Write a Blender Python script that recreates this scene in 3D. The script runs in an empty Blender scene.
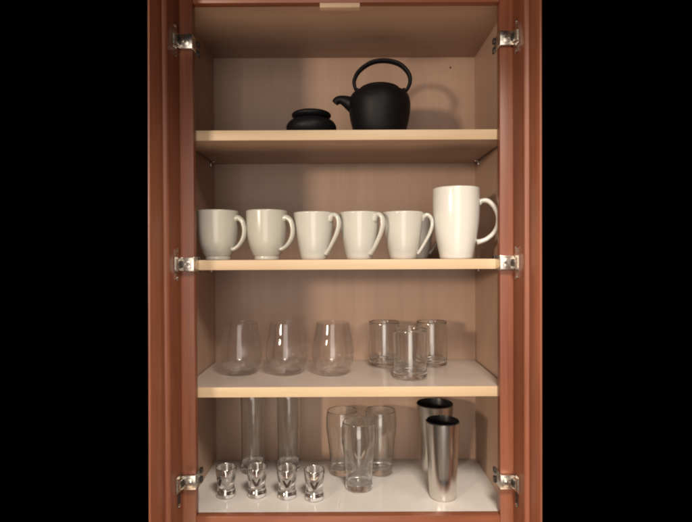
import bpy, bmesh, math, random
from mathutils import Vector, Matrix
R = math.radians
random.seed(7)
S = bpy.context.scene
COL = S.collection

# ------------------------------------------------------------------ camera, world, lamps, exposure
ZC = 0.524                                    # lens height above the cabinet floor
cam_d = bpy.data.cameras.new('camera')
cam = bpy.data.objects.new('camera', cam_d); COL.objects.link(cam)
cam_d.sensor_fit = 'HORIZONTAL'; cam_d.sensor_width = 36.0; cam_d.lens = 36.0 * 520 / 692
cam_d.clip_start = 0.02; cam_d.clip_end = 50
cam.matrix_world = (Matrix.Translation((0, -1.04, ZC)) @ Matrix.Rotation(R(90 - 0.60), 4, 'X') @ Matrix.Rotation(R(-0.26), 4, 'Z'))
S.camera = cam

W = bpy.data.worlds.new('World'); S.world = W; W.use_nodes = True
W.node_tree.nodes['Background'].inputs[0].default_value = (0, 0, 0, 1)
W.node_tree.nodes['Background'].inputs[1].default_value = 0.0

S.view_settings.view_transform = 'Standard'; S.view_settings.look = 'None'
S.view_settings.exposure = 0.0; S.view_settings.gamma = 1.0
S.cycles.max_bounces = 24; S.cycles.transmission_bounces = 20; S.cycles.glossy_bounces = 8; S.cycles.diffuse_bounces = 5
S.cycles.caustics_reflective = True; S.cycles.caustics_refractive = True; S.cycles.blur_glossy = 0.3
S.cycles.sample_clamp_indirect = 8.0
S.cycles.use_denoising = True
S.cycles.filter_width = 2.1; S.cycles.denoising_prefilter = 'ACCURATE'

def lamp(name, kind, loc, target, power, col, **kw):
    d = bpy.data.lights.new(name, kind); d.energy = power; d.color = col
    for k, v in kw.items(): setattr(d, k, v)
    o = bpy.data.objects.new(name, d); COL.objects.link(o)
    o.location = loc
    o.rotation_euler = (Vector(target) - Vector(loc)).to_track_quat('-Z', 'Y').to_euler()
    return o
# a bright doorway across the room, a lamp far off to the left, a recessed ceiling spot
lamp('doorway_light', 'AREA', (-0.15, -4.2, 0.40), (-0.10, 0, 0.35), 56, (1.0, 0.89, 0.80), shape='RECTANGLE', size=1.9, size_y=3.2)
lamp('room_glow', 'AREA', (0.0, -4.6, 0.30), (0, 0, 0.45), 6, (1.0, 0.82, 0.70), shape='RECTANGLE', size=7.0, size_y=4.0)  # unseen dim fill, added for soft ambient light and reflections
lamp('room_lamp', 'AREA', (-2.3, -3.05, 0.95), (0, 0.1, 0.50), 78, (1.0, 0.80, 0.62), shape='DISK', size=0.36)
lamp('bounce_fill', 'AREA', (0.2, -1.05, -1.40), (0.2, -1.05, 1.0), 30, (1.0, 0.74, 0.52), shape='RECTANGLE', size=2.6, size_y=1.3)  # unseen lamp added low down, facing up to lighten the undersides
lamp('ceiling_spot', 'AREA', (0.20, -0.92, 1.26), (0.20, -0.56, 0.0), 14.5, (1.0, 0.88, 0.74), shape='DISK', size=0.34, spread=R(104))

# ------------------------------------------------------------------ materials
def nodes_of(m):
    m.use_nodes = True
    return m.node_tree.nodes, m.node_tree.links, m.node_tree.nodes['Principled BSDF']

def wood(name, dark, light, rough, axis='Z', scale=14, stretch=14, bump=0.05, coat=0.0, fine=0.35):
    m = bpy.data.materials.new(name); n, l, p = nodes_of(m)
    tc = n.new('ShaderNodeTexCoord'); mp = n.new('ShaderNodeMapping')
    s = [scale * stretch / 4] * 3
    s['XYZ'.index(axis)] = scale / 8
    mp.inputs['Scale'].default_value = s
    l.new(tc.outputs['Object'], mp.inputs['Vector'])
    a = n.new('ShaderNodeTexNoise'); a.inputs['Scale'].default_value = 1.0; a.inputs['Detail'].default_value = 6; a.inputs['Distortion'].default_value = 0.6
    l.new(mp.outputs['Vector'], a.inputs['Vector'])
    b = n.new('ShaderNodeTexNoise'); b.inputs['Scale'].default_value = 7.0; b.inputs['Detail'].default_value = 3
    l.new(mp.outputs['Vector'], b.inputs['Vector'])
    c = n.new('ShaderNodeTexNoise'); c.inputs['Scale'].default_value = 5.0; c.inputs['Detail'].default_value = 2
    l.new(tc.outputs['Object'], c.inputs['Vector'])
    mx = n.new('ShaderNodeMix'); mx.data_type = 'FLOAT'; mx.inputs[0].default_value = fine
    l.new(a.outputs['Fac'], mx.inputs[2]); l.new(b.outputs['Fac'], mx.inputs[3])
    mx2 = n.new('ShaderNodeMix'); mx2.data_type = 'FLOAT'; mx2.inputs[0].default_value = 0.3
    l.new(mx.outputs[0], mx2.inputs[2]); l.new(c.outputs['Fac'], mx2.inputs[3])
    cr = n.new('ShaderNodeValToRGB')
    cr.color_ramp.elements[0].position = 0.33; cr.color_ramp.elements[0].color = (*dark, 1)
    cr.color_ramp.elements[1].position = 0.66; cr.color_ramp.elements[1].color = (*light, 1)
    l.new(mx2.outputs[0], cr.inputs['Fac']); l.new(cr.outputs['Color'], p.inputs['Base Color'])
    mr = n.new('ShaderNodeMapRange'); mr.inputs[3].default_value = rough * 0.85; mr.inputs[4].default_value = rough * 1.2
    l.new(b.outputs['Fac'], mr.inputs[0]); l.new(mr.outputs[0], p.inputs['Roughness'])
    bp = n.new('ShaderNodeBump'); bp.inputs['Strength'].default_value = bump; bp.inputs['Distance'].default_value = 0.002
    l.new(b.outputs['Fac'], bp.inputs['Height']); l.new(bp.outputs['Normal'], p.inputs['Normal'])
    p.inputs['Coat Weight'].default_value = coat; p.inputs['Coat Roughness'].default_value = 0.25
    return m

def plain(name, col, rough, metal=0.0, var=0.06, vscale=30, bump=0.0, bscale=200, coat=0.0, spec=0.5, aniso=0.0):
    m = bpy.data.materials.new(name); n, l, p = nodes_of(m)
    tc = n.new('ShaderNodeTexCoord')
    a = n.new('ShaderNodeTexNoise'); a.inputs['Scale'].default_value = vscale; a.inputs['Detail'].default_value = 4
    l.new(tc.outputs['Object'], a.inputs['Vector'])
    cr = n.new('ShaderNodeValToRGB')
    cr.color_ramp.elements[0].position = 0.3; cr.color_ramp.elements[0].color = (*[c * (1 - var) for c in col], 1)
    cr.color_ramp.elements[1].position = 0.7; cr.color_ramp.elements[1].color = (*[min(1, c * (1 + var)) for c in col], 1)
    l.new(a.outputs['Fac'], cr.inputs['Fac']); l.new(cr.outputs['Color'], p.inputs['Base Color'])
    mr = n.new('ShaderNodeMapRange'); mr.inputs[3].default_value = rough * 0.9; mr.inputs[4].default_value = rough * 1.15
    l.new(a.outputs['Fac'], mr.inputs[0]); l.new(mr.outputs[0], p.inputs['Roughness'])
    p.inputs['Metallic'].default_value = metal
    p.inputs['Specular IOR Level'].default_value = spec
    p.inputs['Coat Weight'].default_value = coat; p.inputs['Coat Roughness'].default_value = 0.08
    p.inputs['Anisotropic'].default_value = aniso
    if bump:
        b = n.new('ShaderNodeTexNoise'); b.inputs['Scale'].default_value = bscale; b.inputs['Detail'].default_value = 3
        l.new(tc.outputs['Object'], b.inputs['Vector'])
        bp = n.new('ShaderNodeBump'); bp.inputs['Strength'].default_value = bump; bp.inputs['Distance'].default_value = 0.001
        l.new(b.outputs['Fac'], bp.inputs['Height']); l.new(bp.outputs['Normal'], p.inputs['Normal'])
    return m

def glass(name, col=(1, 1, 1), thin=0.0, wob=0.02, silver=0.0):
    """refracting glass; `thin` is the share that acts as a thin pane: no bending, only its mirror image by the angle"""
    m = bpy.data.materials.new(name); n, l, p = nodes_of(m); out = n['Material Output']
    p.inputs['Base Color'].default_value = (*col, 1); p.inputs['Roughness'].default_value = 0.0
    p.inputs['Transmission Weight'].default_value = 1.0; p.inputs['IOR'].default_value = 1.65
    tc = n.new('ShaderNodeTexCoord'); b = n.new('ShaderNodeTexNoise'); b.inputs['Scale'].default_value = 26; b.inputs['Detail'].default_value = 1
    l.new(tc.outputs['Object'], b.inputs['Vector'])
    bp = n.new('ShaderNodeBump'); bp.inputs['Strength'].default_value = wob; bp.inputs['Distance'].default_value = 0.004
    l.new(b.outputs['Fac'], bp.inputs['Height']); l.new(bp.outputs['Normal'], p.inputs['Normal'])
    if silver > 0:                                  # mirror finish on part of the surface
        gs = n.new('ShaderNodeBsdfGlossy'); gs.inputs['Roughness'].default_value = 0.06; gs.inputs['Color'].default_value = (0.92, 0.92, 0.90, 1)
        l.new(bp.outputs['Normal'], gs.inputs['Normal'])
        ms = n.new('ShaderNodeMixShader'); ms.inputs[0].default_value = silver
        l.new(p.outputs[0], ms.inputs[1]); l.new(gs.outputs[0], ms.inputs[2]); l.new(ms.outputs[0], out.inputs['Surface'])
    if thin > 0:
        lw = n.new('ShaderNodeLayerWeight'); lw.inputs['Blend'].default_value = 0.5
        l.new(bp.outputs['Normal'], lw.inputs['Normal'])
        pw = n.new('ShaderNodeMath'); pw.operation = 'POWER'; pw.inputs[1].default_value = 4.0; l.new(lw.outputs['Facing'], pw.inputs[0])
        fr = n.new('ShaderNodeMapRange'); fr.inputs[3].default_value = 0.035; fr.inputs[4].default_value = 0.30; l.new(pw.outputs[0], fr.inputs[0])
        tr = n.new('ShaderNodeBsdfTransparent'); tr.inputs[0].default_value = (*[0.5 + 0.5 * c for c in col], 1)
        gl = n.new('ShaderNodeBsdfGlossy'); gl.inputs['Roughness'].default_value = 0.03; l.new(bp.outputs['Normal'], gl.inputs['Normal'])
        mx = n.new('ShaderNodeMixShader'); l.new(fr.outputs[0], mx.inputs[0]); l.new(tr.outputs[0], mx.inputs[1]); l.new(gl.outputs[0], mx.inputs[2])
        m2 = n.new('ShaderNodeMixShader'); m2.inputs[0].default_value = thin
        l.new(p.outputs[0], m2.inputs[1]); l.new(mx.outputs[0], m2.inputs[2]); l.new(m2.outputs[0], out.inputs['Surface'])
    return m

def brushed(name, col, rough):
    """steel brushed round the cylinder: very fine horizontal streaks"""
    m = bpy.data.materials.new(name); n, l, p = nodes_of(m)
    p.inputs['Metallic'].default_value = 1.0; p.inputs['Base Color'].default_value = (*col, 1)
    tc = n.new('ShaderNodeTexCoord'); mp = n.new('ShaderNodeMapping'); mp.inputs['Scale'].default_value = (8, 8, 900)
    l.new(tc.outputs['Object'], mp.inputs['Vector'])
    a = n.new('ShaderNodeTexNoise'); a.inputs['Scale'].default_value = 1.0; a.inputs['Detail'].default_value = 5
    l.new(mp.outputs['Vector'], a.inputs['Vector'])
    mr = n.new('ShaderNodeMapRange'); mr.inputs[3].default_value = rough * 0.98; mr.inputs[4].default_value = rough * 1.04
    l.new(a.outputs['Fac'], mr.inputs[0]); l.new(mr.outputs[0], p.inputs['Roughness'])
    return m

CHERRY_V = wood('cherry_vertical', (0.136, 0.041, 0.021), (0.258, 0.087, 0.043), 0.40, 'Z', coat=0.06)
CHERRY_H = wood('cherry_horizontal', (0.136, 0.041, 0.021), (0.258, 0.087, 0.043), 0.40, 'X', coat=0.06)
MAPLE_X = wood('maple_interior_across', (0.378, 0.254, 0.184), (0.452, 0.311, 0.230), 0.42, 'X', scale=10, bump=0.03)
MAPLE_Z = wood('maple_interior_upright', (0.378, 0.254, 0.184), (0.452, 0.311, 0.230), 0.42, 'Z', scale=10, bump=0.03)
FLOOR = plain('white_laminate', (0.535, 0.510, 0.490), 0.08, var=0.05, vscale=9, bump=0.9, bscale=24)
MELAMINE = plain('grey_laminate', (0.445, 0.380, 0.338), 0.20, var=0.05, vscale=12, bump=0.3, bscale=30)
EDGE = wood('maple_edge_band', (0.475, 0.355, 0.225), (0.585, 0.455, 0.305), 0.45, 'X', scale=12, bump=0.03)
BLOCK = wood('pale_wood_block', (0.50, 0.36, 0.25), (0.60, 0.45, 0.32), 0.5, 'X')
NICKEL = plain('nickel_plated_steel', (0.62, 0.58, 0.52), 0.27, metal=1.0, var=0.12, vscale=120, bump=0.2, bscale=150)
NICKEL_DARK = plain('dark_metal', (0.05, 0.045, 0.042), 0.4, metal=0.6)  # near-black metal for spring blocks, clips, slots and one screw
IRON = plain('black_cast_iron', (0.0048, 0.0052, 0.0072), 0.50, var=0.25, vscale=160, bump=0.22, bscale=420, spec=0.26)
CREAM = plain('cream_stoneware', (0.460, 0.456, 0.405), 0.22, var=0.02, coat=0.4)
PURE = plain('bright_white_porcelain', (0.655, 0.655, 0.62), 0.18, var=0.015, coat=0.5)
WHITE = plain('white_porcelain', (0.525, 0.522, 0.485), 0.18, var=0.015, coat=0.5)
GLASS = glass('thin_clear_glass', (1.0, 1.0, 1.0), thin=0.72, wob=0.05)
GLASS_THICK = glass('heavy_clear_glass', (0.985, 0.997, 0.988), wob=0.08)
GLASS_WALL = glass('clear_glass_wall', (0.99, 1.0, 0.99), thin=0.10, wob=0.10)
GLASS_SHOT = glass('silvery_shot_glass', (1, 1, 1), wob=0.12, silver=0.34)
MARK = plain('dark_brown', (0.030, 0.016, 0.013), 0.35)
STEEL = brushed('brushed_steel', (0.74, 0.71, 0.67), 0.25)
BLACK = plain('black_lining', (0.010, 0.009, 0.011), 0.3)

# ------------------------------------------------------------------ object helpers
def link(o): COL.objects.link(o); return o
def empty(name, loc=(0, 0, 0), rz=0.0):
    o = link(bpy.data.objects.new(name, None)); o.location = loc; o.rotation_euler = (0, 0, rz); o.empty_display_size = 0.03; return o
def tag(o, label=None, cat=None, group=None):
    if label: o['label'] = label
    if cat: o['category'] = cat
    if group: o['group'] = group
    return o
def build(name, bm, mats, parent=None, smooth=None):
    bmesh.ops.recalc_face_normals(bm, faces=bm.faces[:])
    me = bpy.data.meshes.new(name); bm.to_mesh(me); bm.free()
    for m in (mats if isinstance(mats, (list, tuple)) else [mats]): me.materials.append(m)
    if smooth is not None:
        for p in me.polygons: p.use_smooth = True
        me.set_sharp_from_angle(angle=R(smooth))
    o = link(bpy.data.objects.new(name, me))
    if parent: o.parent = parent
    return o
def copy_tree(o, parent=None):
    c = link(o.copy())
    if parent: c.parent = parent
    for ch in list(o.children): copy_tree(ch, c)
    return c

def box(bm, x0, x1, y0, y1, z0, z1, bevel=0.0, mi=0, seg=2):
    vs = [bm.verts.new((x, y, z)) for x in (x0, x1) for y in (y0, y1) for z in (z0, z1)]
    fs = [bm.faces.new([vs[i] for i in q]) for q in ((0, 1, 3, 2), (4, 6, 7, 5), (0, 4, 5, 1), (2, 3, 7, 6), (0, 2, 6, 4), (1, 5, 7, 3))]
    for f in fs: f.material_index = mi
    if bevel:
        es = list({e for f in fs for e in f.edges})
        r = bmesh.ops.bevel(bm, geom=es, offset=bevel, segments=seg, affect='EDGES', profile=0.5)
        for f in r['faces']: f.material_index = mi
def lathe(bm, prof, n=72, mi=0, at=(0, 0, 0), axis=None):
    """prof = [(r, z)...]; r < 1e-6 closes on the axis"""
    rings = []
    M = axis if axis is not None else Matrix.Identity(3)
    for r, z in prof:
        if r < 1e-6: rings.append([bm.verts.new(M @ Vector((0, 0, z)) + Vector(at))])
        else: rings.append([bm.verts.new(M @ Vector((r * math.cos(2 * math.pi * k / n), r * math.sin(2 * math.pi * k / n), z)) + Vector(at)) for k in range(n)])
    for a, b in zip(rings, rings[1:]):
        for k in range(n):
            j = (k + 1) % n
            if len(a) == 1 and len(b) == 1: continue
            if len(a) == 1: q = [a[0], b[j], b[k]]
            elif len(b) == 1: q = [a[k], a[j], b[0]]
            else: q = [a[k], a[j], b[j], b[k]]
            f = bm.faces.new(q); f.material_index = mi
def spline(pts, per=8):
    """Catmull-Rom through points of any dimension"""
    P = [pts[0]] + list(pts) + [pts[-1]]; out = []
    for i in range(1, len(P) - 2):
        a, b, c, d = P[i - 1:i + 3]
        for k in range(per):
            t = k / per
            out.append(tuple(0.5 * (2 * b[m] + (c[m] - a[m]) * t + (2 * a[m] - 5 * b[m] + 4 * c[m] - d[m]) * t * t + (3 * b[m] - a[m] - 3 * c[m] + d[m]) * t ** 3) for m in range(len(b))))
    out.append(tuple(pts[-1])); return out
def tube(bm, path, rad, n=16, up=(0, 1, 0), mi=0, cap=True):
    """sweep an ellipse along path; rad = [(half width along up, half width across)...] or one pair"""
    P = [Vector(p) for p in path]; U0 = Vector(up).normalized(); rings = []
    for i, p in enumerate(P):
        t = (P[min(i + 1, len(P) - 1)] - P[max(i - 1, 0)]).normalized()
        u = (U0 - t * U0.dot(t)).normalized(); w = t.cross(u)
        a, b = rad[i] if isinstance(rad, list) else rad
        rings.append([bm.verts.new(p + u * (a * math.cos(2 * math.pi * k / n)) + w * (b * math.sin(2 * math.pi * k / n))) for k in range(n)])
    for a, b in zip(rings, rings[1:]):
        for k in range(n):
            f = bm.faces.new([a[k], a[(k + 1) % n], b[(k + 1) % n], b[k]]); f.material_index = mi
    if cap:
        for r in (rings[0], rings[-1]):
            f = bm.faces.new(r); f.material_index = mi
def B(): return bmesh.new()

# ------------------------------------------------------------------ the cabinet (face plane y = 0, floor z = 0)
XL, XR = -0.336, 0.331            # inner faces of the sides
OL, OR_ = -0.3035, 0.308          # opening of the face frame
YB = 0.294                        # back
ZT = 1.029                        # ceiling
cab = tag(empty('kitchen_cabinet', (0, 0, 0)), 'open tall cherry wood kitchen cabinet with pale maple interior and three shelves', 'cabinet')
def boxpart(name, dims, mat, parent, bevel=0.0012, off=(0, 0, 0)):
    bm = B(); box(bm, *dims, bevel=bevel); o = build(name, bm, mat, parent, smooth=40); return o
boxpart('stile', (-0.352, OL, 0, 0.019, -0.06, 1.09), CHERRY_V, cab, 0.0018)
boxpart('stile', (OR_, 0.3565, 0, 0.019, -0.06, 1.09), CHERRY_V, cab, 0.0018)
boxpart('rail', (OL, OR_, 0.0004, 0.0188, 1.0275, 1.0895), CHERRY_H, cab, 0.0015)
boxpart('rail', (OL, OR_, 0.0004, 0.0188, -0.0595, 0.0005), CHERRY_H, cab, 0.0015)
boxpart('side_panel', (XL - 0.016, XL, 0.0192, YB + 0.012, -0.0585, 1.0885), MAPLE_Z, cab, 0)
boxpart('side_panel', (XR, XR + 0.016, 0.0192, YB + 0.012, -0.0585, 1.0885), MAPLE_Z, cab, 0)
boxpart('back_panel', (XL, XR, YB, YB + 0.012, -0.05, 1.08), MAPLE_Z, cab, 0)
boxpart('top_panel', (XL, XR, 0.0192, YB, ZT, ZT + 0.016), MAPLE_X, cab, 0)
boxpart('bottom_panel', (XL, XR, 0.0192, YB, -0.016, 0), FLOOR, cab, 0)
# small block fixed under the top rail
o = boxpart('catch_block', (-0.050, 0.030, 0.0008, 0.0182, 1.0185, 1.0274), BLOCK, cab, 0.0008)
o['label'] = 'pale unfinished wood block under the top rail'
# two screw heads low on the back, high right
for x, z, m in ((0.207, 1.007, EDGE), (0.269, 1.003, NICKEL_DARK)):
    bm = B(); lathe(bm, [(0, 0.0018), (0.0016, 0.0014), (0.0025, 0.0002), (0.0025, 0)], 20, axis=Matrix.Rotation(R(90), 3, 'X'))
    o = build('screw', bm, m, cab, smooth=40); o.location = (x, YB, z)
SH = {}
for key, zt, matt in (('top', 0.7795, MELAMINE), ('mid', 0.516, MELAMINE), ('low', 0.2555, MELAMINE)):
    t = 0.0205
    sh = boxpart('shelf', (XL + 0.004, XR - 0.004, 0.0230, YB - 0.002, zt - t, zt), MELAMINE if key == 'low' else MAPLE_X, cab, 0)
    boxpart('edge_band', (XL + 0.004, XR - 0.004, 0.0205, 0.0230, zt - t, zt), EDGE, sh, 0.0006)
    for sx in (XL, XR):
        for y in (0.045, 0.255):
            bm = B(); s = 1 if sx < 0 else -1
            box(bm, *sorted((sx + s * 0.0002, sx + s * 0.0035)), y - 0.006, y + 0.006, zt - t - 0.012, zt - t - 0.0003, 0.0008)
            box(bm, *sorted((sx + s * 0.0035, sx + s * 0.011)), y - 0.005, y + 0.005, zt - t - 0.003, zt - t - 0.0003, 0.0006)
            build('shelf_pin', bm, NICKEL, cab, smooth=40)
    SH[key] = zt

# ------------------------------------------------------------------ doors, swung open past ninety degrees
def door(side, hx, ang, width, tilt):
    """local frame: u along the door away from the hinge edge, n out of its inner face"""
    s = side
    a = R(ang)
    ud = Vector((s * -math.cos(a), -math.sin(a), 0)); nd = Vector((-s * math.sin(a), s * 0 + math.cos(a), 0))
    nd = Vector((-s * abs(math.sin(a)), math.cos(a), 0))
    # make n perpendicular to u and pointing to the inside
    nd = Vector((ud.y, -ud.x, 0)); nd = nd if nd.x * s < 0 else -nd
    base = Vector((hx, -0.0015, 0))
    def pt(u, n, z): return base + ud * u + nd * n + Vector((0, 0, z))
    Z0, Z1 = -0.075, 1.105
    def extrude(prof, z0, z1, name, mat, parent, lean=0.0):
        bm = B()
        r0 = [bm.verts.new(pt(u + (lean * (0.5 - (z0 - Z0) / (Z1 - Z0)) if u > width - 0.001 else 0), n, z0)) for u, n in prof]
        r1 = [bm.verts.new(pt(u + (lean * (0.5 - (z1 - Z0) / (Z1 - Z0)) if u > width - 0.001 else 0), n, z1)) for u, n in prof]
        k = len(prof)
        for i in range(k): bm.faces.new([r0[i], r0[(i + 1) % k], r1[(i + 1) % k], r1[i]])
        bm.faces.new(r0); bm.faces.new(r1)
        return build(name, bm, mat, parent, smooth=50)
    bead = [(0.0470, 0.0), (0.0478, 0.0016), (0.0492, 0.0028), (0.0510, 0.0032), (0.0528, 0.0026), (0.0545, 0.0008), (0.0560, -0.0022), (0.0568, -0.0050)]
    d = extrude([(0.0, -0.019), (0.0, -0.0015), (0.0004, -0.0005), (0.0015, 0.0)] + bead + [(0.0568, -0.019)], Z0, Z1, 'door', CHERRY_V, cab)
    p = extrude([(0.0570, -0.0085), (0.0570, -0.0052), (0.0600, -0.0046), (width - 0.0006, -0.0046), (width, -0.0052), (width, -0.0085)], Z0 + 0.0, Z1 - 0.0, 'door_panel', CHERRY_V, d, tilt)
    return d, pt
def hinge(d, pt, s, edge, z, parent_label=None, flip=False):
    """face-frame hinge: plate folded round the stile's inner edge, knuckle, and a leaf on the door with two screws"""
    bm = B()
    zz = z
    ex = edge                                   # inner edge of the stile
    out = s                                     # direction away from the opening
    def bx(xa, xb, y0, y1, z0, z1, bev=0.0008, mi=0): box(bm, *sorted((ex + out * xa, ex + out * xb)), y0, y1, z0, z1, bev, mi)
    bx(-0.0030, -0.0003, -0.0100, 0.030, zz - 0.0150, zz + 0.0150)              # wrap plate on the inner edge
    bx(-0.0030, 0.0235, -0.0125, -0.0098, zz - 0.0140, zz + 0.0140, 0.0010)     # arm cover in front of the stile
    bx(-0.0025, 0.0215, -0.0098, -0.0003, zz + 0.0100, zz + 0.0128, 0.0006)     # arm's upper and lower flanges
    bx(-0.0025, 0.0215, -0.0098, -0.0003, zz - 0.0128, zz - 0.0100, 0.0006)
    bx(0.0010, 0.0200, -0.0097, -0.0006, zz - 0.0095, zz + 0.0095, 0.0006, 1)   # dark spring block behind it
    bx(0.0030, 0.0185, -0.0145, -0.0125, zz - 0.0085, zz + 0.0085, 0.0009)      # pressed rib
    for dx, r in ((0.0075, 0.0034), (0.0150, 0.0026)):                          # adjusting screws
        lathe(bm, [(0, 0.0016), (r * 0.7, 0.0014), (r, 0.0004), (r, 0)], 18, at=(ex + out * dx, -0.0145, zz), axis=Matrix.Rotation(R(90), 3, 'X'))
        box(bm, *sorted((ex + out * (dx - r * 0.7), ex + out * (dx + r * 0.7))), -0.01640, -0.0158, zz - 0.0004, zz + 0.0004, 0, 1)
    # clip inside the cabinet, behind the stile
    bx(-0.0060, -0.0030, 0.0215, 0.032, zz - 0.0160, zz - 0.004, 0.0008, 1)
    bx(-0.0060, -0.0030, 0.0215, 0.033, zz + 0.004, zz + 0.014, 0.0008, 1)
    # knuckle between arm and door
    k0 = Vector((ex + out * 0.0255, -0.0075, 0))
    tube(bm, [k0 + Vector((0, 0, zz - 0.0115)), k0 + Vector((0, 0, zz + 0.0115))], (0.0036, 0.0036), 16, up=(1, 0, 0))
    for dz in (-0.0060, 0.0045):
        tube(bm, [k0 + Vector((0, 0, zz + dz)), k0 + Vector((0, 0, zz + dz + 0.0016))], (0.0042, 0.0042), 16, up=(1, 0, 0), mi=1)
    # leaf on the door's inner face, with rounded screw ears above and below
    def leaf(u0, u1, z0, z1, n0, n1, mi=0):
        vs = [bm.verts.new(pt(u, n, zq)) for u in (u0, u1) for n in (n0, n1) for zq in (z0, z1)]
        for q in ((0, 1, 3, 2), (4, 6, 7, 5), (0, 4, 5, 1), (2, 3, 7, 6), (0, 2, 6, 4), (1, 5, 7, 3)):
            f = bm.faces.new([vs[i] for i in q]); f.material_index = mi
    leaf(0.0030, 0.0290, zz - 0.0165, zz + 0.0165, 0.0003, 0.0022)
    leaf(0.0080, 0.0250, zz - 0.0105, zz + 0.0105, 0.0022, 0.0075, 0)
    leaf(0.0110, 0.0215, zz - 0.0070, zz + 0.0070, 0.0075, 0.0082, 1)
    ears = ((0.0295, 1), (-0.0295, 1)) if not flip else ((-0.0440, 1),)
    for dz, _ in ears:
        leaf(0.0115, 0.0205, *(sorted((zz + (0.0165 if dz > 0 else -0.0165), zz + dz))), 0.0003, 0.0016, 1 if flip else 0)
        c = pt(0.0160, 0.0016, zz + dz * 0.97)
        nrm = (pt(0, 1, 0) - pt(0, 0, 0)).normalized()
        q = nrm.to_track_quat('Z', 'Y').to_matrix()
        lathe(bm, [(0, 0.0018), (0.0028, 0.0015), (0.0042, 0.0002), (0.0042, 0)], 18, at=c, axis=q)
    return build('hinge', bm, [NICKEL, NICKEL_DARK], d, smooth=35)

dl, ptl = door(-1, -0.330, 100.0, 0.1045, 0.0137)
dr, ptr = door(1, 0.334, 97.4, 0.0985, 0.001)
for z, f in ((0.947, False), (0.5080, False), (0.0745, True)):
    hinge(dl, ptl, -1, OL, z, flip=f)
for z, f in ((0.9510, False), (0.5085, False), (0.0725, True)):
    hinge(dr, ptr, 1, OR_, z, flip=f)

# ------------------------------------------------------------------ black teapot and black pot on the top shelf
E = 0.0004
zt = SH['top'] + E
tp = tag(empty('teapot', (0.076, 0.118, zt)), 'matt black teapot with tall looped handle and short spout on the top shelf', 'teapot')
bm = B()
lathe(bm, [(0, 0), (0.044, 0), (0.048, 0.002)] + spline([(0.0520, 0.006), (0.0588, 0.022), (0.0648, 0.046), (0.0680, 0.070), (0.0676, 0.088), (0.0625, 0.1035), (0.0500, 0.1130)], 6) +
      [(0.0440, 0.1145), (0.0425, 0.1145), (0.0420, 0.108), (0.0420, 0.100), (0, 0.098)], 80)
build('body', bm, IRON, tp, smooth=40)
bm = B()
lathe(bm, [(0, 0.1045), (0.0400, 0.1085), (0.0412, 0.1146), (0.0445, 0.1150), (0.0452, 0.1166), (0.0440, 0.1185)] + spline([(0.0420, 0.1205), (0.034, 0.1240), (0.021, 0.1264), (0.0, 0.1275)], 5), 80)
build('lid', bm, IRON, tp, smooth=40)
bm = B()
sp = spline([(-0.048, 0, 0.0760), (-0.064, 0, 0.0850), (-0.0765, 0, 0.0915), (-0.0860, 0, 0.0940), (-0.0935, 0, 0.0925), (-0.0985, 0, 0.0870)], 6)
rr = spline([(0.019, 0.022), (0.0155, 0.0170), (0.0118, 0.0125), (0.0102, 0.0100), (0.0096, 0.0090), (0.0092, 0.0082)], 6)
tube(bm, sp, [tuple(r) for r in rr], 24, up=(0, 1, 0))
build('spout', bm, IRON, tp, smooth=60)
bm = B()
hp = spline([(-0.0480, 0, 0.1085), (-0.0545, 0, 0.1235), (-0.0555, 0, 0.1400), (-0.0440, 0, 0.1615), (-0.0170, 0, 0.1805), (0.0150, 0, 0.1845), (0.0450, 0, 0.1760), (0.0640, 0, 0.1560), (0.0680, 0, 0.1360), (0.0620, 0, 0.1190), (0.0530, 0, 0.1075)], 6)
n = len(hp); rad = []
for i in range(n):
    k = math.sin(math.pi * i / (n - 1)); rad.append((0.0050 + 0.0040 * k, 0.0032 + 0.0020 * k))
tube(bm, hp, rad, 20, up=(0, 1, 0))
build('handle', bm, IRON, tp, smooth=60)
for x in (-0.0490, 0.0535):
    bm = B()
    tube(bm, [(x, -0.0095, 0.1145), (x, -0.0055, 0.1145), (x, 0.0055, 0.1145), (x, 0.0095, 0.1145)], [(0.003, 0.003), (0.0055, 0.0055), (0.0055, 0.0055), (0.003, 0.003)], 16, up=(0, 0, 1))
    tube(bm, [(x * 0.97, 0, 0.1010), (x, 0, 0.1135)], (0.0062, 0.0050), 16)
    build('handle_lug', bm, IRON, tp, smooth=50)

pot = tag(empty('black_pot', (-0.0735, 0.090, zt)), 'squat black iron pot with a wide flat lid beside the teapot', 'pot')
bm = B()
lathe(bm, [(0, 0), (0.043, 0), (0.046, 0.0015)] + spline([(0.0475, 0.004), (0.0530, 0.014), (0.0540, 0.024), (0.0500, 0.034), (0.0420, 0.0405), (0.0362, 0.0430)], 6) + [(0.0335, 0.0440), (0.0320, 0.0420), (0.0330, 0.0300), (0, 0.0100)], 72)
build('body', bm, IRON, pot, smooth=40)
bm = B()
lathe(bm, [(0, 0.0430), (0.0318, 0.0440), (0.0345, 0.0446)] + spline([(0.0385, 0.0462), (0.0418, 0.0500), (0.0424, 0.0535), (0.0405, 0.0572), (0.0330, 0.0608), (0.0190, 0.0632), (0, 0.0640)], 6), 72)
build('lid', bm, IRON, pot, smooth=40)

tp.scale = (1, 1, 0.95); pot.scale = (1, 1, 0.89)

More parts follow.
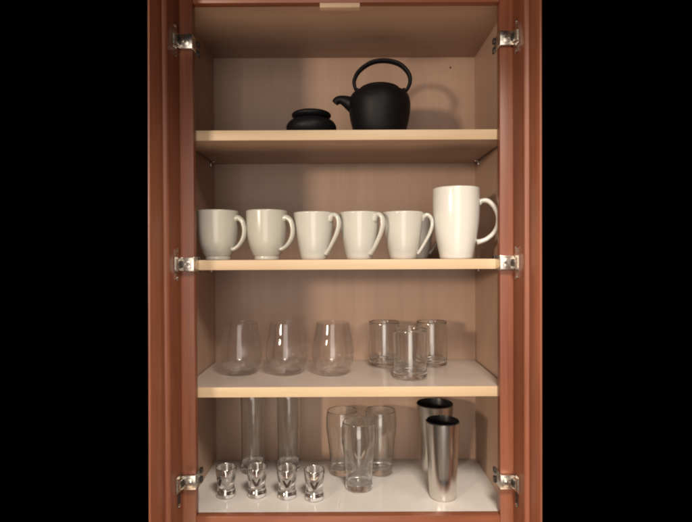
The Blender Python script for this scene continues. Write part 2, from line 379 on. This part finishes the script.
# ------------------------------------------------------------------ mugs on the middle shelf
zm = SH['mid'] + E
def mug_body(outer, wall, foot=0.0015, floor=0.008):
    """outer = [(r, z)] from foot to rim; the cavity follows it one wall thickness inside"""
    o = spline(outer, 6); top = o[-1]
    prof = [(0, foot), (outer[0][0] - 0.006, foot), (outer[0][0] - 0.0045, 0.0), (outer[0][0] - 0.001, 0.0)] + o
    w = wall
    prof += [(top[0] - 0.15 * w, top[1] + 0.35 * w), (top[0] - 0.5 * w, top[1] + 0.5 * w), (top[0] - 0.85 * w, top[1] + 0.35 * w)]
    inner = [(r - w, z) for r, z in reversed(o) if z > floor + 0.006]
    prof += inner + [(inner[-1][0] * 0.75, floor), (0, floor)]
    bm = B(); lathe(bm, prof, 80); return bm
def mug(name, outer, wall, hpath, hrad, mat, zs):
    t = empty(name)
    outer = [(q, z * zs) for q, z in outer]; hpath = [(q, z * zs) for q, z in hpath]
    build('body', mug_body(outer, wall), mat, t, smooth=45)
    bm = B(); hp = spline(hpath, 7); rd = spline(hrad, 7)
    tube(bm, [(r, 0, z) for r, z in hp], [tuple(q) for q in rd], 20, up=(0, 1, 0))
    build('handle', bm, mat, t, smooth=60)
    return t
round_outer = [(0.0262, 0.0012), (0.0263, 0.0045), (0.0264, 0.0075), (0.0282, 0.0098), (0.0328, 0.0190), (0.0380, 0.0340), (0.0410, 0.0520), (0.0425, 0.0720), (0.0432, 0.0920), (0.0436, 0.1065)]
round_h = [(0.0405, 0.0900), (0.0480, 0.0920), (0.0570, 0.0830), (0.0610, 0.0660), (0.0585, 0.0480), (0.0500, 0.0330), (0.0400, 0.0245), (0.0335, 0.0225)]
round_r = [(0.0085, 0.0070), (0.0078, 0.0058), (0.0070, 0.0050), (0.0066, 0.0046), (0.0064, 0.0045), (0.0066, 0.0045), (0.0072, 0.0046), (0.0080, 0.0048)]
taper_outer = [(0.0268, 0.0012), (0.0285, 0.0050), (0.0300, 0.0110), (0.0335, 0.0280), (0.0370, 0.0480), (0.0398, 0.0690), (0.0420, 0.0880), (0.0436, 0.1010)]
taper_h = [(0.0380, 0.0850), (0.0445, 0.0940), (0.0525, 0.0960), (0.0595, 0.0880), (0.0610, 0.0740), (0.0560, 0.0560), (0.0470, 0.0380), (0.0380, 0.0220), (0.0305, 0.0110)]
taper_r = [(0.0085, 0.0065), (0.0076, 0.0054), (0.0070, 0.0045), (0.0066, 0.0042), (0.0064, 0.0040), (0.0062, 0.0039), (0.0060, 0.0038), (0.0064, 0.0038), (0.0072, 0.0038)]
mr_ = mug('mug', round_outer, 0.0038, round_h, round_r, CREAM, 0.955)
mt_ = mug('mug', taper_outer, 0.0036, taper_h, taper_r, WHITE, 0.96)
MUGS = [
    (mr_, -0.2725, 0.068, -14, 'round bottomed cream mug nearest the left wall of the cabinet', 'cream mugs in a row on the middle shelf'),
    (mr_, -0.1685, 0.068, -20, 'round bottomed cream mug standing between another round mug and a tapered one', 'cream mugs in a row on the middle shelf'),
    (mt_, -0.0675, 0.066, -30, 'tapered white mug next to the round bottomed cream mugs', 'tapered white mugs on the middle shelf'),
    (mt_, 0.0290, 0.066, -40, 'tapered white mug standing between two other tapered white mugs', 'tapered white mugs on the middle shelf'),
    (mt_, 0.1215, 0.066, -8, 'tapered white mug next to the tall white mug, handle in full profile', 'tapered white mugs on the middle shelf'),
    (mt_, 0.1665, 0.190, -10, 'shadowed white mug hidden in the second row behind the tall mug', 'tapered white mugs on the middle shelf'),
]
seen = set()
for src, x, y, a, lab, grp in MUGS:
    o = src if src.name not in seen else copy_tree(src)
    seen.add(src.name)
    o.location = (x, y, zm); o.rotation_euler = (0, 0, R(a)); tag(o, lab, 'mug', grp)
tall_outer = [(0.0335, 0.0012), (0.0350, 0.0050), (0.0385, 0.0230), (0.0432, 0.0480), (0.0470, 0.0760), (0.0490, 0.1040), (0.0494, 0.1300), (0.0488, 0.1550)]
tall_h = [(0.0465, 0.1230), (0.0540, 0.1285), (0.0660, 0.1280), (0.0790, 0.1150), (0.0868, 0.0950), (0.0862, 0.0750), (0.0780, 0.0570), (0.0640, 0.0440), (0.0520, 0.0385), (0.0420, 0.0365)]
tall_r = [(0.0085, 0.0070), (0.0074, 0.0052), (0.0070, 0.0052), (0.0068, 0.0050), (0.0066, 0.0049), (0.0066, 0.0049), (0.0066, 0.0049), (0.0068, 0.0050), (0.0074, 0.0054), (0.0084, 0.0066)]
tm = mug('tall_mug', tall_outer, 0.004, tall_h, tall_r, PURE, 0.948)
tm.location = (0.2345, 0.066, zm); tm.rotation_euler = (0, 0, R(-6))
tag(tm, 'tall white latte mug with a big looped handle, largest mug on the shelf', 'mug')

# ------------------------------------------------------------------ glassware
def vessel(name, outer, inner, mats, zbase=0.0, zs=1.0, n=72, per=6):
    """outer from the foot's edge to the rim, inner from the rim back down to the axis"""
    outer = [(q, z * zs) for q, z in outer]; inner = [(q, z * zs) for q, z in inner]
    o = spline(outer, per); i = spline(inner, per)
    bm = B(); ro, zo = o[-1]; ri, zi = i[0]
    lip = [((ro * 0.75 + ri * 0.25), zo + (ro - ri) * 0.35), ((ro + ri) / 2, zo + (ro - ri) * 0.48), ((ro * 0.25 + ri * 0.75), zo + (ro - ri) * 0.35)]
    lathe(bm, [(0, 0.0008), (outer[0][0] * 0.55, 0.0006), (outer[0][0] * 0.86, 0.0)] + o + lip + i, n)
    for f in bm.faces:
        if f.calc_center_median().z < zbase: f.material_index = 1       # the solid foot
    return build(name, bm, mats, None, smooth=45)
zl = SH['low'] + E
wine = vessel('wine_glass', [(0.0150, 0.0003), (0.0200, 0.0014), (0.0310, 0.0085), (0.0420, 0.0215), (0.0470, 0.0380), (0.0472, 0.0540), (0.0442, 0.0780), (0.0402, 0.1000), (0.0372, 0.1205)],
              [(0.0365, 0.1205), (0.0395, 0.1000), (0.0435, 0.0780), (0.0465, 0.0540), (0.0462, 0.0385), (0.0410, 0.0230), (0.0295, 0.0110), (0.0160, 0.0060), (0.0, 0.0048)], [GLASS, GLASS_THICK], 0.010, 0.975)
for k, (x, y, lab) in enumerate(((-0.2395, 0.140, 'clear stemless wine glass on the third shelf, nearest the left side wall'),
                                 (-0.1355, 0.140, 'clear stemless wine glass standing between two other stemless glasses'),
                                 (-0.0305, 0.134, 'clear stemless wine glass nearest the straight sided tumblers'))):
    o = wine if k == 0 else copy_tree(wine)
    o.location = (x, y, zl); tag(o, lab, 'glass', 'stemless wine glasses on the third shelf')
tumb = vessel('tumbler', [(0.0335, 0.0003), (0.0362, 0.0016), (0.0372, 0.0060), (0.0370, 0.0200), (0.0368, 0.0600), (0.0370, 0.1085)],
              [(0.0354, 0.1085), (0.0350, 0.0600), (0.0348, 0.0240), (0.0335, 0.0165), (0.0280, 0.0130), (0.0140, 0.0118), (0.0, 0.0115)], [GLASS_WALL, GLASS_THICK], 0.020, 0.98)
for k, (x, y, lab) in enumerate(((0.1400, 0.1015, 'straight sided clear tumbler with thick base, standing in front of two like it'),
                                 (0.0925, 0.229, 'straight sided clear tumbler at the back beside the stemless glasses'),
                                 (0.2085, 0.229, 'straight sided clear tumbler at the back nearest the right side wall'))):
    o = tumb if k == 0 else copy_tree(tumb)
    o.location = (x, y, zl); tag(o, lab, 'glass', 'clear tumblers on the third shelf')
shot = vessel('shot_glass', [(0.0180, 0.0003), (0.0200, 0.0018), (0.0206, 0.0060), (0.0200, 0.0110), (0.0184, 0.0160), (0.0176, 0.0220), (0.0180, 0.0300), (0.0196, 0.0400), (0.0214, 0.0500), (0.0224, 0.0590), (0.0224, 0.0665)],
              [(0.0206, 0.0665), (0.0200, 0.0590), (0.0186, 0.0500), (0.0150, 0.0440), (0.0100, 0.0370), (0.0050, 0.0300), (0.0012, 0.0250), (0.0, 0.0247)], [GLASS_SHOT], 0, 0.945)
bm = B()
def shot_r(z):                                      # outer radius of the shot glass at height z
    P = [(0.0180, 0.0284), (0.0196, 0.0378), (0.0214, 0.0473), (0.0224, 0.0558)]
    for (r0, z0), (r1, z1) in zip(P, P[1:]):
        if z <= z1: return r0 + (r1 - r0) * (z - z0) / (z1 - z0)
    return P[-1][0]
for sgn in (-1, 1):                                 # a dark V laid over the front, two tapering arms
    prev = None
    for k in range(13):
        t = k / 12; z = 0.0265 + 0.0165 * t; c = sgn * 0.0078 * t; hw = 0.0032 - 0.0010 * t
        row = [bm.verts.new(((shot_r(z) + 0.00035) * math.sin((c + e * hw) / shot_r(z)), -(shot_r(z) + 0.00035) * math.cos((c + e * hw) / shot_r(z)), z)) for e in (-1, 0, 1)]
        if prev:
            for q in range(2): bm.faces.new([prev[q], prev[q + 1], row[q + 1], row[q]])
        prev = row
build('chevron_mark', bm, MARK, shot, smooth=50)
zf = E
for k, (x, y, rz, lab) in enumerate(((-0.2645, 0.0930, -42, 'small silvery shot glass with its dark V turned aside, at the end of the row'),
                                 (-0.1970, 0.0940, 4, 'small silvery shot glass with a dark V, next to the one turned aside'),
                                 (-0.1305, 0.0870, 6, 'small silvery shot glass with a dark V, third in the row from the side wall'),
                                 (-0.0705, 0.0780, 3, 'small silvery shot glass with a dark V, nearest the beer glasses'))):
    o = shot if k == 0 else copy_tree(shot)
    o.location = (x, y, zf); o.rotation_euler = (0, 0, R(rz)); tag(o, lab, 'shot glass', 'shot glasses along the bottom shelf')
slim = vessel('highball_glass', [(0.0250, 0.0003), (0.0272, 0.0018), (0.0278, 0.0060), (0.0272, 0.0240), (0.0268, 0.0600), (0.0274, 0.1200), (0.0284, 0.2000)],
              [(0.0270, 0.2000), (0.0259, 0.1200), (0.0252, 0.0600), (0.0250, 0.0320), (0.0235, 0.0240), (0.0150, 0.0200), (0.0, 0.0190)], [GLASS_WALL, GLASS_THICK], 0.028)
for k, (x, lab) in enumerate(((-0.2300, 'tall slim highball glass behind the first two shot glasses'),
                              (-0.1420, 'tall slim highball glass behind the third shot glass'))):
    o = slim if k == 0 else copy_tree(slim)
    o.location = (x, 0.226, zf); tag(o, lab, 'glass', 'highball glasses at the back of the bottom shelf')
beer = vessel('beer_glass', [(0.0270, 0.0003), (0.0300, 0.0022), (0.0308, 0.0080), (0.0302, 0.0200), (0.0305, 0.0420), (0.0335, 0.0740), (0.0375, 0.1040), (0.0390, 0.1250), (0.0384, 0.1450), (0.0362, 0.1620)],
              [(0.0345, 0.1620), (0.0366, 0.1450), (0.0371, 0.1250), (0.0355, 0.1040), (0.0315, 0.0740), (0.0284, 0.0420), (0.0276, 0.0240), (0.0255, 0.0160), (0.0150, 0.0130), (0.0, 0.0125)], [GLASS_WALL, GLASS_THICK], 0.022, 0.925)
for k, (x, y, lab) in enumerate(((0.0272, 0.129, 'curved clear beer glass standing in front of two like it'),
                                 (-0.0110, 0.213, 'curved clear beer glass at the back, on the shot glass side'),
                                 (0.0810, 0.213, 'curved clear beer glass at the back, on the steel tumbler side'))):
    o = beer if k == 0 else copy_tree(beer)
    o.location = (x, y, zf); tag(o, lab, 'glass', 'beer glasses on the bottom shelf')

# ------------------------------------------------------------------ steel tumblers with black lining
def steel(loc, rt, rb, h, label):
    t = tag(empty('steel_tumbler', loc), label, 'tumbler', 'steel tumblers on the bottom shelf')
    hs = h - 0.0022
    bm = B()
    lathe(bm, [(0, 0.0012), (rb - 0.004, 0.0012), (rb - 0.003, 0), (rb - 0.0012, 0.0004), (rb, 0.002)] +
          [(rb + (rt - rb) * (k / 10), 0.002 + (hs - 0.002) * k / 10) for k in range(1, 11)] + [(rt - 0.0014, hs + 0.0004)], 96)
    build('shell', bm, STEEL, t, smooth=35)
    bm = B()
    lathe(bm, [(rt - 0.0014, hs - 0.003), (rt - 0.0013, hs + 0.0006), (rt - 0.0012, h - 0.0006), (rt - 0.0018, h), (rt - 0.0025, h - 0.0006)] +
          [((rt - 0.0028) + (rb - rt) * (k / 8) * 0.96, (h - 0.002) - (h - 0.010) * k / 8) for k in range(0, 9)] + [(0, 0.0075)], 96)
    build('lining', bm, BLACK, t, smooth=35)
    return t
steel((0.2080, 0.085, zf), 0.0368, 0.0288, 0.166, 'brushed steel tumbler with black lining, the narrower one in front')
steel((0.2130, 0.214, zf), 0.0445, 0.0315, 0.167, 'brushed steel tumbler with black lining, the wider one partly hidden behind')
